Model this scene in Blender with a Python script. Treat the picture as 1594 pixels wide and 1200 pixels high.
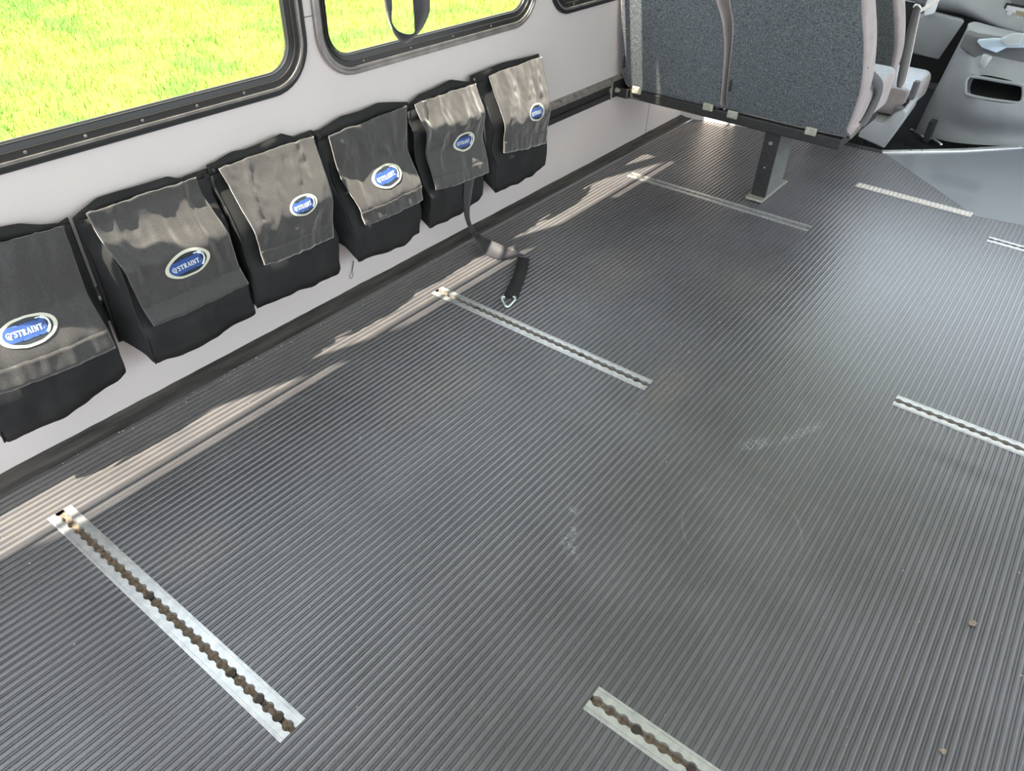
import bpy, bmesh, math, random
import numpy as np
from mathutils import Vector, Matrix, noise

random.seed(7)
S = bpy.context.scene
COL = S.collection
for o in list(bpy.data.objects):
    bpy.data.objects.remove(o)

# ------------------------------------------------------------------ camera
CAM_F, CAM_C = 1149.747, Vector((1.569766, -0.388106, 1.202870))
CAM_R = ((0.79217534, 0.609636, 0.02832252),
         (0.39565979, -0.47768838, -0.78438967),
         (-0.46466284, 0.63258024, -0.61962141))
cam = bpy.data.cameras.new('camera')
cam.sensor_fit = 'HORIZONTAL'; cam.sensor_width = 36.0
cam.lens = CAM_F / 1594 * 36.0
cam.clip_start = 0.02; cam.clip_end = 200
camo = bpy.data.objects.new('camera', cam); COL.objects.link(camo)
rx, ry, rz = CAM_R
camo.matrix_world = Matrix(((rx[0], -ry[0], -rz[0], CAM_C.x),
                            (rx[1], -ry[1], -rz[1], CAM_C.y),
                            (rx[2], -ry[2], -rz[2], CAM_C.z), (0, 0, 0, 1)))
S.camera = camo

# ------------------------------------------------------------------ world, sun, exposure
W = bpy.data.worlds.new('sky'); S.world = W; W.use_nodes = True
wn, wl = W.node_tree.nodes, W.node_tree.links
bg = wn['Background']
tc = wn.new('ShaderNodeTexCoord'); sp = wn.new('ShaderNodeSeparateXYZ'); cr = wn.new('ShaderNodeValToRGB')
wl.new(tc.outputs['Generated'], sp.inputs[0]); wl.new(sp.outputs['Z'], cr.inputs[0]); wl.new(cr.outputs[0], bg.inputs[0])
cr.color_ramp.elements[0].position = 0.0; cr.color_ramp.elements[0].color = (.80, .91, 1.0, 1)
cr.color_ramp.elements[1].position = 0.7; cr.color_ramp.elements[1].color = (.78, .88, 1.0, 1)
bg.inputs[1].default_value = 3.9
sun = bpy.data.lights.new('sun', 'SUN'); sun.energy = 34.0; sun.angle = math.radians(0.6); sun.color = (1.0, 0.93, 0.82)
suno = bpy.data.objects.new('sun', sun); COL.objects.link(suno); suno.location = (-3, 1, 8)
SUN = Vector((-0.160, -0.53, 1.0)).normalized()
suno.rotation_euler = SUN.to_track_quat('Z', 'Y').to_euler()
S.view_settings.view_transform = 'Standard'; S.view_settings.look = 'None'
S.view_settings.gamma = 1.0; S.view_settings.exposure = 0.0; S.view_settings.use_curve_mapping = False

# ------------------------------------------------------------------ measuring helpers: a sight line of the photo met with a plane of the bus
def ray(u, v):
    a, b = (u - 797) / CAM_F, (v - 600) / CAM_F
    return Vector([rx[i] * a + ry[i] * b + rz[i] for i in range(3)])
def at(u, v, ax, val):
    d = ray(u, v); t = (val - CAM_C[ax]) / d[ax]
    return CAM_C + d * t
def atx(u, v, x): return at(u, v, 0, x)
def aty(u, v, y): return at(u, v, 1, y)
def atz(u, v, z=0.0): return at(u, v, 2, z)
def atplane(u, v, y0, k):           # plane y = y0 + k*z
    d = ray(u, v); t = (y0 + k * CAM_C.z - CAM_C.y) / (d.y - k * d.z)
    return CAM_C + d * t

# ------------------------------------------------------------------ materials
def mat(name, color, rough=0.5, metal=0.0, spec=0.5, sheen=0.0, coat=0.0):
    m = bpy.data.materials.new(name); m.use_nodes = True
    b = m.node_tree.nodes['Principled BSDF']
    b.inputs['Base Color'].default_value = (*color, 1); b.inputs['Roughness'].default_value = rough
    b.inputs['Metallic'].default_value = metal; b.inputs['Specular IOR Level'].default_value = spec
    if sheen:
            b.inputs['Sheen Tint'].default_value = (1, .95, .92, 1); b.inputs['Sheen Weight'].default_value = sheen; b.inputs['Sheen Roughness'].default_value = 0.45
    if coat: b.inputs['Coat Weight'].default_value = coat
    return m
def tex(m, scale=40, detail=4, lo=0.35, hi=0.65, c0=None, c1=None, bump=0.0, bscale=None, stretch=(1, 1, 1), dist=0.002):
    """noise variation of the base colour between c0 and c1, and a noise bump"""
    N, L = m.node_tree.nodes, m.node_tree.links; b = N['Principled BSDF']
    t = N.new('ShaderNodeTexCoord'); mp = N.new('ShaderNodeMapping'); mp.inputs['Scale'].default_value = stretch
    L.new(t.outputs['Object'], mp.inputs[0])
    if c0 is not None:
        n = N.new('ShaderNodeTexNoise'); n.inputs['Scale'].default_value = scale; n.inputs['Detail'].default_value = detail
        r = N.new('ShaderNodeValToRGB'); L.new(mp.outputs[0], n.inputs[0]); L.new(n.outputs[0], r.inputs[0])
        r.color_ramp.elements[0].position = lo; r.color_ramp.elements[0].color = (*c0, 1)
        r.color_ramp.elements[1].position = hi; r.color_ramp.elements[1].color = (*c1, 1)
        L.new(r.outputs[0], b.inputs['Base Color'])
    if bump:
        n2 = N.new('ShaderNodeTexNoise'); n2.inputs['Scale'].default_value = bscale or scale; n2.inputs['Detail'].default_value = 3
        bp = N.new('ShaderNodeBump'); bp.inputs['Strength'].default_value = bump; bp.inputs['Distance'].default_value = dist
        L.new(mp.outputs[0], n2.inputs[0]); L.new(n2.outputs[0], bp.inputs['Height']); L.new(bp.outputs[0], b.inputs['Normal'])
    return m

M = {}
M['wall'] = tex(mat('white_panel', (.72, .70, .69), .38), 3, 5, .3, .7, (.72, .64, .61), (.75, .67, .64), .04, 2.0, dist=.02)
M['seam'] = mat('dark_seam', (.12, .11, .10), .8)
M['ceil'] = mat('ceiling_white', (.75, .75, .74), .6)
M['blackmetal'] = tex(mat('black_metal', (.018, .018, .018), .42), 60, 3, .3, .7, (.014, .014, .014), (.03, .028, .026))
M['litgrey_steel'] = tex(mat('lit_grey_steel', (.2, .2, .19), .5), 30, 3, .3, .7, (.17, .17, .165), (.23, .23, .22))  # lit side of the black seat leg painted grey; large rivet shares it
M['alu'] = tex(mat('worn_aluminium', (.7, .7, .7), .38, .75), 60, 5, .3, .75, (.52, .52, .53), (.75, .735, .71), .15, 300, dist=.0006)
M['dirt'] = tex(mat('caked_dirt', (.16, .11, .07), .95), 120, 5, .3, .7, (.075, .055, .038), (.27, .20, .14), .9, 160, dist=.004)
M['bolt'] = mat('rusty_bolt', (.06, .045, .035), .7, .4)
M['rubber'] = mat('black_rubber', (.015, .015, .016), .45)
M['winmetal'] = tex(mat('window_metal', (.30, .27, .25), .35, .6), 25, 3, .3, .7, (.24, .22, .205), (.38, .34, .32))
M['frameblack'] = mat('black_window_frame', (.035, .032, .030), .33, .25)
M['silver'] = mat('bright_metal', (.75, .75, .76), .22, 1.0)
M['railtop'] = tex(mat('anodised_rail', (.33, .29, .26), .4, .5), 40, 4, .3, .7, (.24, .21, .19), (.42, .37, .34))
M['nylon'] = tex(mat('black_nylon', (.03, .029, .029), .7, 0, .3, .0), 14, 5, .3, .7, (.016, .0157, .016), (.028, .027, .027), .35, 900, dist=.0008)
M['nylon_flap'] = tex(mat('worn_black_nylon', (.04, .038, .037), .55, 0, .5, .8), 380, 3, .3, .7, (.026, .0242, .0236), (.058, .052, .049), .35, 650, dist=.001)
M['webbing'] = tex(mat('grey_webbing', (.07, .068, .075), .65, 0, .4, .2), 500, 2, .3, .7, (.030, .028, .031), (.058, .054, .060), .3, 700, dist=.0005)
M['tweed'] = tex(mat('charcoal_tweed', (.06, .065, .072), .95, 0, .2, .12), 230, 3, .36, .68, (.064, .069, .074), (.19, .203, .213), .5, 420, dist=.002)
M['velour'] = tex(mat('grey_velour', (.42, .37, .37), .85, 0, .2, .35), 16, 4, .3, .7, (.33, .275, .27), (.42, .36, .355), .2, 500, dist=.001)
M['velour_top'] = tex(mat('blue_grey_velour', (.32, .35, .40), .85, 0, .2, .3), 110, 4, .3, .7, (.22, .25, .29), (.42, .45, .50), .2, 500, dist=.001)
M['velour_skylit'] = tex(mat('skylit_velour', (.5, .52, .6), .85, 0, .2, .3), 50, 3, .3, .7, (.46, .48, .56), (.56, .58, .66))  # skylight on the driver's cushion top, put into a paler velour colour
M['plastic'] = tex(mat('grey_plastic', (.28, .285, .29), .42), 8, 3, .3, .7, (.26, .265, .275), (.305, .31, .32), .12, 900, dist=.0005)
M['plastic_dark'] = mat('dark_grey_plastic', (.11, .11, .115), .5)
M['plastic_light'] = mat('light_grey_plastic', (.42, .42, .43), .45)
M['black'] = mat('matt_black', (.012, .012, .012), .6)
M['cabfloor'] = tex(mat('black_cab_carpet', (.03, .03, .032), .95, 0, .05), 90, 3, .3, .7, (.02, .02, .021), (.045, .045, .047))
M['vinyl'] = tex(mat('smooth_vinyl', (.11, .115, .12), .33, 0, 1.0, 0, .6), 60, 4, .3, .7, (.16, .168, .188), (.195, .204, .226), .06, 40, (14, 1, 1), dist=.002)
M['edge_rubber'] = tex(mat('dirty_edge_rubber', (.05, .048, .045), .6), 45, 7, .35, .72, (.020, .019, .018), (.095, .085, .072), .8, 60, (1, .12, 1), dist=.006)
M['tape'] = tex(mat('pale_tape', (.62, .57, .53), .5), 90, 4, .3, .7, (.66, .58, .55), (.82, .76, .72))
M['zinc'] = tex(mat('zinc_clip', (.42, .40, .33), .5, .4), 90, 3, .3, .7, (.34, .32, .26), (.5, .48, .4))
M['cream'] = mat('badge_cream', (.72, .70, .56), .5)
M['navy'] = mat('badge_dark', (.03, .035, .045), .5)
M['blue'] = mat('badge_blue', (.045, .10, .32), .5)
M['white'] = mat('badge_white', (.82, .85, .84), .5)
M['clod'] = tex(mat('dry_mud', (.32, .25, .19), .95), 300, 4, .3, .7, (.18, .135, .10), (.42, .34, .27), .8, 400)
M['crumb'] = mat('pale_crumb', (.6, .57, .52), .9)
M['radio'] = mat('radio_silver', (.6, .58, .6), .3, .5)
M['lcd'] = mat('lcd_amber', (.30, .25, .15), .3)
M['bluetray'] = mat('pale_blue_plastic', (.42, .50, .60), .2, .1)
M['clear'] = mat('clear_plastic', (.75, .76, .76), .12); M['clear'].node_tree.nodes['Principled BSDF'].inputs['Transmission Weight'].default_value = .6
M['hookwhite'] = mat('plated_hook', (.78, .85, .83), .25, .6)
M['soil'] = tex(mat('meadow_ground', (.2, .3, .02), .9), 1.6, 9, .38, .62, (.055, .13, .003), (.16, .22, .014))
M['grassA'] = mat('grass_blade_green', (.10, .19, .004), .7)
M['grassB'] = mat('grass_blade_pale', (.195, .27, .014), .7)

# glass: clear pane with a fresnel reflection
g = bpy.data.materials.new('window_glass'); g.use_nodes = True
N, L = g.node_tree.nodes, g.node_tree.links
N.remove(N['Principled BSDF'])
tr = N.new('ShaderNodeBsdfTransparent'); tr.inputs[0].default_value = (.96, .97, .95, 1)
gl = N.new('ShaderNodeBsdfGlossy'); gl.inputs['Roughness'].default_value = .02
lw = N.new('ShaderNodeLayerWeight'); fr = N.new('ShaderNodeMath'); fr.operation = 'POWER'; fr.inputs[1].default_value = 5.0
mx = N.new('ShaderNodeMixShader'); fm = N.new('ShaderNodeMath'); fm.operation = 'MULTIPLY_ADD'; fm.inputs[1].default_value = .4; fm.inputs[2].default_value = .015
L.new(lw.outputs['Facing'], fr.inputs[0]); L.new(fr.outputs[0], fm.inputs[0])
L.new(fm.outputs[0], mx.inputs[0]); L.new(tr.outputs[0], mx.inputs[1]); L.new(gl.outputs[0], mx.inputs[2])
L.new(mx.outputs[0], N['Material Output'].inputs[0]); M['glass'] = g

def floor_material():
    m = mat('ribbed_rubber', (.1, .1, .105), .42, spec=1.0, coat=.45); m.node_tree.nodes['Principled BSDF'].inputs['Coat Roughness'].default_value = .24
    N, L = m.node_tree.nodes, m.node_tree.links; b = N['Principled BSDF']
    t = N.new('ShaderNodeTexCoord')
    sep = N.new('ShaderNodeSeparateXYZ'); L.new(t.outputs['Object'], sep.inputs[0])
    def math_(op, a, b2=None, c=None, clamp=False):
        n = N.new('ShaderNodeMath'); n.operation = op; n.use_clamp = clamp
        for i, v in enumerate((a, b2, c)):
            if v is None: continue
            if isinstance(v, (int, float)): n.inputs[i].default_value = v
            else: L.new(v, n.inputs[i])
        return n.outputs[0]
    def noise_(scale, detail, stretch=(1, 1, 1)):
        mp = N.new('ShaderNodeMapping'); mp.inputs['Scale'].default_value = stretch
        L.new(t.outputs['Object'], mp.inputs[0])
        n = N.new('ShaderNodeTexNoise'); n.inputs['Scale'].default_value = scale; n.inputs['Detail'].default_value = detail
        L.new(mp.outputs[0], n.inputs[0]); return n.outputs[0]
    def step(v, lo, hi):
        n = N.new('ShaderNodeMapRange'); n.interpolation_type = 'SMOOTHSTEP'
        n.inputs['From Min'].default_value = lo; n.inputs['From Max'].default_value = hi
        L.new(v, n.inputs['Value']); return n.outputs[0]
    def mix(fac, c_old, col):
        n = N.new('ShaderNodeMix'); n.data_type = 'RGBA'
        L.new(fac, n.inputs[0]) if not isinstance(fac, float) else None
        if isinstance(c_old, tuple): n.inputs[6].default_value = (*c_old, 1)
        else: L.new(c_old, n.inputs[6])
        n.inputs[7].default_value = (*col, 1)
        return n.outputs[2]
    X, Y = sep.outputs['X'], sep.outputs['Y']
    def blob(cx, cy, ax, ay, ang=0.0):         # 1 in the middle, 0 at the rim of an ellipse on the floor
        ca, sa = math.cos(ang), math.sin(ang)
        dx = math_('SUBTRACT', X, cx); dy = math_('SUBTRACT', Y, cy)
        u = math_('DIVIDE', math_('ADD', math_('MULTIPLY', dx, ca), math_('MULTIPLY', dy, sa)), ax)
        v = math_('DIVIDE', math_('SUBTRACT', math_('MULTIPLY', dy, ca), math_('MULTIPLY', dx, sa)), ay)
        r = math_('SQRT', math_('ADD', math_('MULTIPLY', u, u), math_('MULTIPLY', v, v)))
        return math_('SUBTRACT', 1.0, r, clamp=True)
    n1 = noise_(3.5, 6); n2 = noise_(55, 6, (1, .25, 1)); n3 = noise_(150, 3)
    c = mix(step(n1, .35, .7), (.086, .081, .087), (.115, .109, .117))
    c = mix(math_('MULTIPLY', step(n2, .52, .75), .45), c, (.13, .124, .124))
    # brown dust along the wall side and in a few trodden patches
    d = math_('MULTIPLY', step(math_('MULTIPLY', X, -1.0), -.42, -.05), step(n2, .25, .65))
    c = mix(math_('MULTIPLY', d, .40), c, (.17, .145, .115))
    for cx, cy, ax, ay, k in ((.99, 1.10, .07, .16, .5), (.55, 1.56, .16, .28, .4), (.51, .01, .09, .10, .3), (.53, .70, .14, .2, .3), (.92, 1.75, .2, .3, .3), (1.0, 2.45, .14, .3, .3)):
        f = math_('MULTIPLY', math_('MULTIPLY', blob(cx, cy, ax, ay), step(n3, .42, .62)), k * 1.8, clamp=True)
        c = mix(f, c, (.21, .165, .125))
    # dark skid streak, pale scuffs, faint ring mark
    f = math_('MULTIPLY', blob(1.68, 1.275, .17, .035, .0), .85, clamp=True); c = mix(f, c, (.045, .042, .042))
    for cx, cy, ax, ay, an in ((1.262, 1.035, .06, .03, 1.0), (1.335, 1.15, .11, .018, 1.15), (1.038, .578, .018, .02, 0), (1.089, .49, .02, .05, .9), (1.07, .53, .012, .03, .6)):
        f = math_('MULTIPLY', step(blob(cx, cy, ax, ay, an), .0, .7), step(n3, .46, .60), clamp=True)
        c = mix(math_('MULTIPLY', f, .38), c, (.5, .52, .55))
    dx = math_('DIVIDE', math_('SUBTRACT', X, 1.345), 1.0); dy = math_('DIVIDE', math_('SUBTRACT', Y, .765), 1.12)
    r = math_('SQRT', math_('ADD', math_('MULTIPLY', dx, dx), math_('MULTIPLY', dy, dy)))
    ring = math_('SUBTRACT', 1.0, math_('DIVIDE', math_('ABSOLUTE', math_('SUBTRACT', r, .122)), .0032), clamp=True)
    c = mix(math_('MULTIPLY', math_('MULTIPLY', ring, step(noise_(9, 3), .42, .58)), .28), c, (.4, .38, .36))
    L.new(c, b.inputs['Base Color'])
    rr = N.new('ShaderNodeMapRange'); rr.inputs['To Min'].default_value = .27; rr.inputs['To Max'].default_value = .40
    L.new(n1, rr.inputs['Value']); L.new(rr.outputs[0], b.inputs['Roughness'])
    bp = N.new('ShaderNodeBump'); bp.inputs['Strength'].default_value = .12; bp.inputs['Distance'].default_value = .001
    L.new(n3, bp.inputs['Height']); L.new(bp.outputs[0], b.inputs['Normal'])
    return m
M['floor'] = floor_material()

# ------------------------------------------------------------------ object helpers
def link(o, parent=None):
    COL.objects.link(o)
    if parent is not None: o.parent = parent; o.matrix_parent_inverse = parent.matrix_world.inverted()
    return o
def mesh(name, verts, faces, m, parent=None, smooth=False, mats=None, fmat=None):
    me = bpy.data.meshes.new(name); me.from_pydata([tuple(v) for v in verts], [], faces)
    for x in (mats or [m]): me.materials.append(x)
    if fmat: me.polygons.foreach_set('material_index', fmat)
    if smooth: me.polygons.foreach_set('use_smooth', [True] * len(me.polygons))
    me.update()
    return link(bpy.data.objects.new(name, me), parent)
def frombm(name, bm, m, parent=None, smooth=False, mats=None):
    me = bpy.data.meshes.new(name); bmesh.ops.recalc_face_normals(bm, faces=bm.faces); bm.to_mesh(me); bm.free()
    for x in (mats or [m]): me.materials.append(x)
    if smooth: me.polygons.foreach_set('use_smooth', [True] * len(me.polygons))
    return link(bpy.data.objects.new(name, me), parent)
def thing(name, label, cat, loc=(0, 0, 0), group=None, kind=None):
    o = bpy.data.objects.new(name, None); o.location = loc; o.empty_display_size = .05; COL.objects.link(o)
    o.matrix_world = Matrix.Translation(loc)
    if kind: o['kind'] = kind
    if label: o['label'] = label; o['category'] = cat
    if group: o['group'] = group
    return o
def tag(o, label, cat, group=None, kind=None):
    o['label'] = label; o['category'] = cat
    if group: o['group'] = group
    if kind: o['kind'] = kind
    return o
def struct(o): o['kind'] = 'structure'; return o
def addbox(bm, lo, hi, bev=0.0, seg=2):
    r = bmesh.ops.create_cube(bm, size=1.0)
    vs = r['verts']
    for v in vs:
        v.co = Vector([(lo[i] + hi[i]) / 2 + v.co[i] * (hi[i] - lo[i]) for i in range(3)])
    if bev:
        es = list({e for v in vs for e in v.link_edges})
        bmesh.ops.bevel(bm, geom=es, offset=bev, segments=seg, profile=.5, affect='EDGES')
def box(name, lo, hi, m, parent=None, bev=0.0, seg=2, smooth=False):
    bm = bmesh.new(); addbox(bm, lo, hi, bev, seg); return frombm(name, bm, m, parent, smooth)
def addcyl(bm, p0, p1, r0, r1=None, n=16, cap=True):
    p0, p1 = Vector(p0), Vector(p1); d = p1 - p0
    q = d.to_track_quat('Z', 'Y').to_matrix().to_4x4()
    bmesh.ops.create_cone(bm, cap_ends=cap, segments=n, radius1=r0, radius2=r0 if r1 is None else r1, depth=d.length,
                          matrix=Matrix.Translation((p0 + p1) / 2) @ q)
def cyl(name, p0, p1, r, m, parent=None, n=16, r1=None):
    bm = bmesh.new(); addcyl(bm, p0, p1, r, r1, n); return frombm(name, bm, m, parent, False)
def tube(name, pts, r, m, parent=None, n=8):
    bm = bmesh.new(); pts = [Vector(p) for p in pts]; rings = []
    for i, p in enumerate(pts):
        d = (pts[min(i + 1, len(pts) - 1)] - pts[max(i - 1, 0)]).normalized()
        a = d.orthogonal().normalized() if i == 0 else (a - d * a.dot(d)).normalized()
        b = d.cross(a)
        rings.append([bm.verts.new(p + a * (r * math.cos(2 * math.pi * k / n)) + b * (r * math.sin(2 * math.pi * k / n))) for k in range(n)])
    for i in range(len(rings) - 1):
        for k in range(n): bm.faces.new((rings[i][k], rings[i][(k + 1) % n], rings[i + 1][(k + 1) % n], rings[i + 1][k]))
    bm.faces.new(rings[0][::-1]); bm.faces.new(rings[-1])
    return frombm(name, bm, m, parent, True)
def grid(name, fn, nu, nv, m, parent=None, thick=0.0, smooth=True, closed=False):
    vs, fs = [], []
    for j in range(nv + 1):
        for i in range(nu + 1): vs.append(fn(i / nu, j / nv))
    for j in range(nv):
        for i in range(nu):
            a = j * (nu + 1) + i; fs.append((a, a + 1, a + nu + 2, a + nu + 1))
    o = mesh(name, vs, fs, m, parent, smooth)
    if thick:
        s = o.modifiers.new('thickness', 'SOLIDIFY'); s.thickness = abs(thick); s.offset = 1.0 if thick > 0 else -1.0
    return o
def smoothcurve(pts, n=6):
    """Catmull-Rom through points"""
    P = [Vector(p) for p in pts]; out = []
    for i in range(len(P) - 1):
        p0, p1, p2, p3 = P[max(i - 1, 0)], P[i], P[i + 1], P[min(i + 2, len(P) - 1)]
        for k in range(n):
            t = k / n
            out.append(.5 * ((2 * p1) + (p2 - p0) * t + (2 * p0 - 5 * p1 + 4 * p2 - p3) * t * t + (3 * p1 - p0 - 3 * p2 + p3) * t ** 3))
    out.append(P[-1]); return out
def ribbon(name, A, B, m, parent=None, thick=.002, n=6):
    A, B = smoothcurve(A, n), smoothcurve(B, n)
    vs = []; 
    for a, b in zip(A, B): vs += [a, (a + b) / 2, b]
    fs = []
    for i in range(len(A) - 1):
        for k in range(2):
            q = i * 3 + k; fs.append((q, q + 1, q + 4, q + 3))
    o = mesh(name, vs, fs, m, parent, True)
    s = o.modifiers.new('thickness', 'SOLIDIFY'); s.thickness = thick; s.offset = 0
    return o
def slab(name, outline, depth, m, parent=None, bev=0.0, seg=3, smooth=True):
    """closed outline of 3-D points pushed along the vector depth, edges rounded"""
    bm = bmesh.new(); d = Vector(depth)
    f = bm.faces.new([bm.verts.new(p) for p in outline])
    r = bmesh.ops.extrude_face_region(bm, geom=[f])
    for v in [e for e in r['geom'] if isinstance(e, bmesh.types.BMVert)]: v.co += d
    bmesh.ops.recalc_face_normals(bm, faces=bm.faces)
    if bev: 
        es = [e for e in bm.edges if len(e.link_faces) == 2 and e.calc_face_angle(0) > .9]
        bmesh.ops.bevel(bm, geom=es, offset=bev, segments=seg, profile=.5, affect='EDGES')
    return frombm(name, bm, m, parent, smooth)
def autosmooth(o, ang=40):
    me = o.data
    me.polygons.foreach_set('use_smooth', [True] * len(me.polygons))
    bm = bmesh.new(); bm.from_mesh(me)
    for e in bm.edges:
        if len(e.link_faces) == 2 and e.calc_face_angle(0) > math.radians(ang): e.smooth = False
    bm.to_mesh(me); bm.free(); return o
def rrect(y0, y1, z0, z1, r, n=10):
    P = []
    for cy, cz, a0 in ((y1 - r, z0 + r, -90), (y1 - r, z1 - r, 0), (y0 + r, z1 - r, 90), (y0 + r, z0 + r, 180)):
        for k in range(n + 1):
            a = math.radians(a0 + 90 * k / n); P.append((cy + r * math.cos(a), cz + r * math.sin(a)))
    return P

# ------------------------------------------------------------------ floor: ribbed rubber as a real profile, holes where the tracks are let in
PITCH = .0159
HW = .0258
TRACKS = [(.1925, -.1115, .755), (.1925, 1.0715, .755), (.1795, 2.280, .765), (1.300, .2415, .76), (1.480, 1.434, .76), (1.482, 2.636, .76)]
def front_edge(x):
    if x < .93: return 3.275
    if x < 1.40: return 3.275 + (x - .93) * (2.82 - 3.275) / (.47)
    if x < 1.60: return 2.82 + (x - 1.40) * .2
    return 2.86
def build_floor():
    rib = [(0, -.0022), (.0003, -.0010), (.0010, .0), (.0030, .0003), (.0050, .0004), (.0070, .0003), (.0086, .0), (.0092, -.0008), (.0096, -.0022),
           (.0115, -.0022), (.0119, -.0004), (.0135, -.0004), (.0139, -.0022)]
    prof = []; x = .062
    while x < 2.35:
        prof += [(x + a, b) for a, b in rib]; x += PITCH
    xs = np.array([p[0] for p in prof]); zs = np.array([p[1] for p in prof])
    cuts = sorted({c for t in TRACKS for c in (t[0], t[0] + t[2])})
    allx = sorted(set(list(xs) + cuts)); allz = np.interp(allx, xs, zs)
    vs, fs = [], []
    for (xa, za), (xb, zb) in zip(zip(allx[:-1], allz[:-1]), zip(allx[1:], allz[1:])):
        if xb - xa < 1e-6: continue
        mid = (xa + xb) / 2; iv = [(-1.3, front_edge(mid))]
        for tx, ty, tl in TRACKS:
            if tx < mid < tx + tl:
                new = []
                for a, b in iv:
                    lo, hi = ty - HW, ty + HW
                    if hi <= a or lo >= b: new.append((a, b)); continue
                    if lo > a: new.append((a, lo))
                    if hi < b: new.append((hi, b))
                iv = new
        for a, b in iv:
            k = len(vs); vs += [(xa, a, za), (xb, a, zb), (xb, b, zb), (xa, b, za)]; fs.append((k, k + 1, k + 2, k + 3))
    k = len(vs); vs += [(-.05, -1.3, -.02), (2.4, -1.3, -.02), (2.4, 2.8, -.02), (1.4, 2.8, -.02), (.93, 3.25, -.02), (-.05, 3.25, -.02)]; fs.append(tuple(range(k, k + 6)))
    return struct(mesh('floor', vs, fs, M['floor']))
build_floor()
# smooth vinyl by the entrance
poly = [(.934, 3.273), (1.40, 2.823), (1.60, 2.863), (2.35, 2.863), (2.35, 4.2), (1.47, 3.86), (1.2, 3.545)]
struct(slab('floor_front', [(x, y, -.002) for x, y in poly], (0, 0, -.02), M['vinyl'], smooth=False))
# dirty rubber edge strip along the wall, with its open seam
def edge_strip(u, v):
    y = -1.3 + 4.4 * v; n = noise.noise(Vector((y * 6, u * 4, 1))) * .002 + noise.noise(Vector((y * 23, u * 9, 4))) * .0012
    xr = .0575 if y < 2.40 else .0605
    x = xr * u
    return (x, y, .010 * (1 - u) ** 1.6 + .0012 + n * (1 - u * .6) + .0016 * abs(math.sin(u * 14)))
o = struct(grid('baseboard_left', edge_strip, 14, 300, M['edge_rubber']))
# aluminium edge strip and black strip at the front end of the floor
struct(slab('trim_1', [(.925, 3.262, .004), (1.21, 3.545, .004), (1.475, 3.855, .004), (1.465, 3.895, .004), (1.195, 3.572, .004), (.915, 3.292, .004)], (0, 0, -.018), M['alu'], bev=.003))
struct(slab('trim_2', [(.55, 3.235, .003), (.925, 3.262, .003), (.915, 3.292, .003), (.55, 3.285, .003)], (0, 0, -.1), M['blackmetal'], smooth=False))
for i, t in enumerate(((1.02, 3.372), (1.06, 3.41), (1.25, 3.615), (1.4, 3.79))):
    struct(cyl('trim_%d' % (10 + i), (t[0], t[1], .003), (t[0], t[1], .0065), .006, M['silver']))
struct(box('floor_cab', (-.05, 3.27, -.13), (2.35, 5.2, -.10), M['cabfloor']))

# ------------------------------------------------------------------ left wall with three window openings
WIN = [(-.085, .845, .627, 1.735), (.877, 1.803, .627, 1.735), (1.882, 2.81, .627, 1.735), (-1.09, -.160, .627, 1.735)]
RAD = .115
def wall_with_holes(name, x, y0, y1, z0, z1, holes, thick, m):
    bm = bmesh.new()
    def loop(P):
        vs = [bm.verts.new((x, a, b)) for a, b in P]
        return [bm.edges.new((vs[i], vs[(i + 1) % len(vs)])) for i in range(len(vs))]
    es = loop([(y0, z0), (y1, z0), (y1, z1), (y0, z1)])
    for h in holes: es += loop(rrect(*h))
    bmesh.ops.triangle_fill(bm, use_beauty=True, use_dissolve=False, edges=es)
    r = bmesh.ops.extrude_face_region(bm, geom=list(bm.faces))
    for v in [e for e in r['geom'] if isinstance(e, bmesh.types.BMVert)]: v.co.x += thick
    return struct(frombm(name, bm, m))
wall_with_holes('wall_left', 0, -2.4, 3.16, 0, 2.16, [(a + .012, b - .012, c + .012, d - .012, RAD - .012) for a, b, c, d in WIN], -.012, M['wall'])
sb = bmesh.new()
addbox(sb, (-.001, 2.7235, .0), (.0006, 2.7262, .30)); addbox(sb, (-.001, 2.725, .30), (.0006, 2.7262, .627))
addbox(sb, (-.001, .845, .782), (.0006, .877, .784))
addbox(sb, (-.001, 1.803, .782), (.0006, 1.882, .784))
struct(frombm('trim_3', sb, M['seam']))
# low partition at the front of the passenger space
pt = [(0, 3.075), (.60, 3.235), (.60, 3.265), (0, 3.105)]
struct(slab('wall_front', [(x, y, 0) for x, y in pt], (0, 0, .95), M['wall'], smooth=False))
struct(box('door_1', (-.03, 3.27, -.13), (-.002, 4.9, 1.0), M['plastic_dark']))
struct(box('trim_4', (-.03, 3.16, .9), (0, 3.30, 2.16), M['wall']))
# the rest of the shell (behind and to the right of the photographer)
struct(box('ceiling', (-.012, -2.4, 2.16), (2.42, 5.4, 2.20), M['ceil']))
wr = bmesh.new()
addbox(wr, (2.37, -1.3, 0), (2.42, 2.9, .72)); addbox(wr, (2.37, -1.3, 1.55), (2.42, 4.3, 2.16))
for y in (-1.3, -.1, 1.1, 2.3): addbox(wr, (2.37, y, .72), (2.42, y + .09, 1.55))
addbox(wr, (2.37, 2.85, 0), (2.42, 2.93, 2.16)); addbox(wr, (2.37, 3.95, -.1), (2.42, 4.3, 1.55))
struct(frombm('wall_right', wr, M['wall']))

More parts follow.
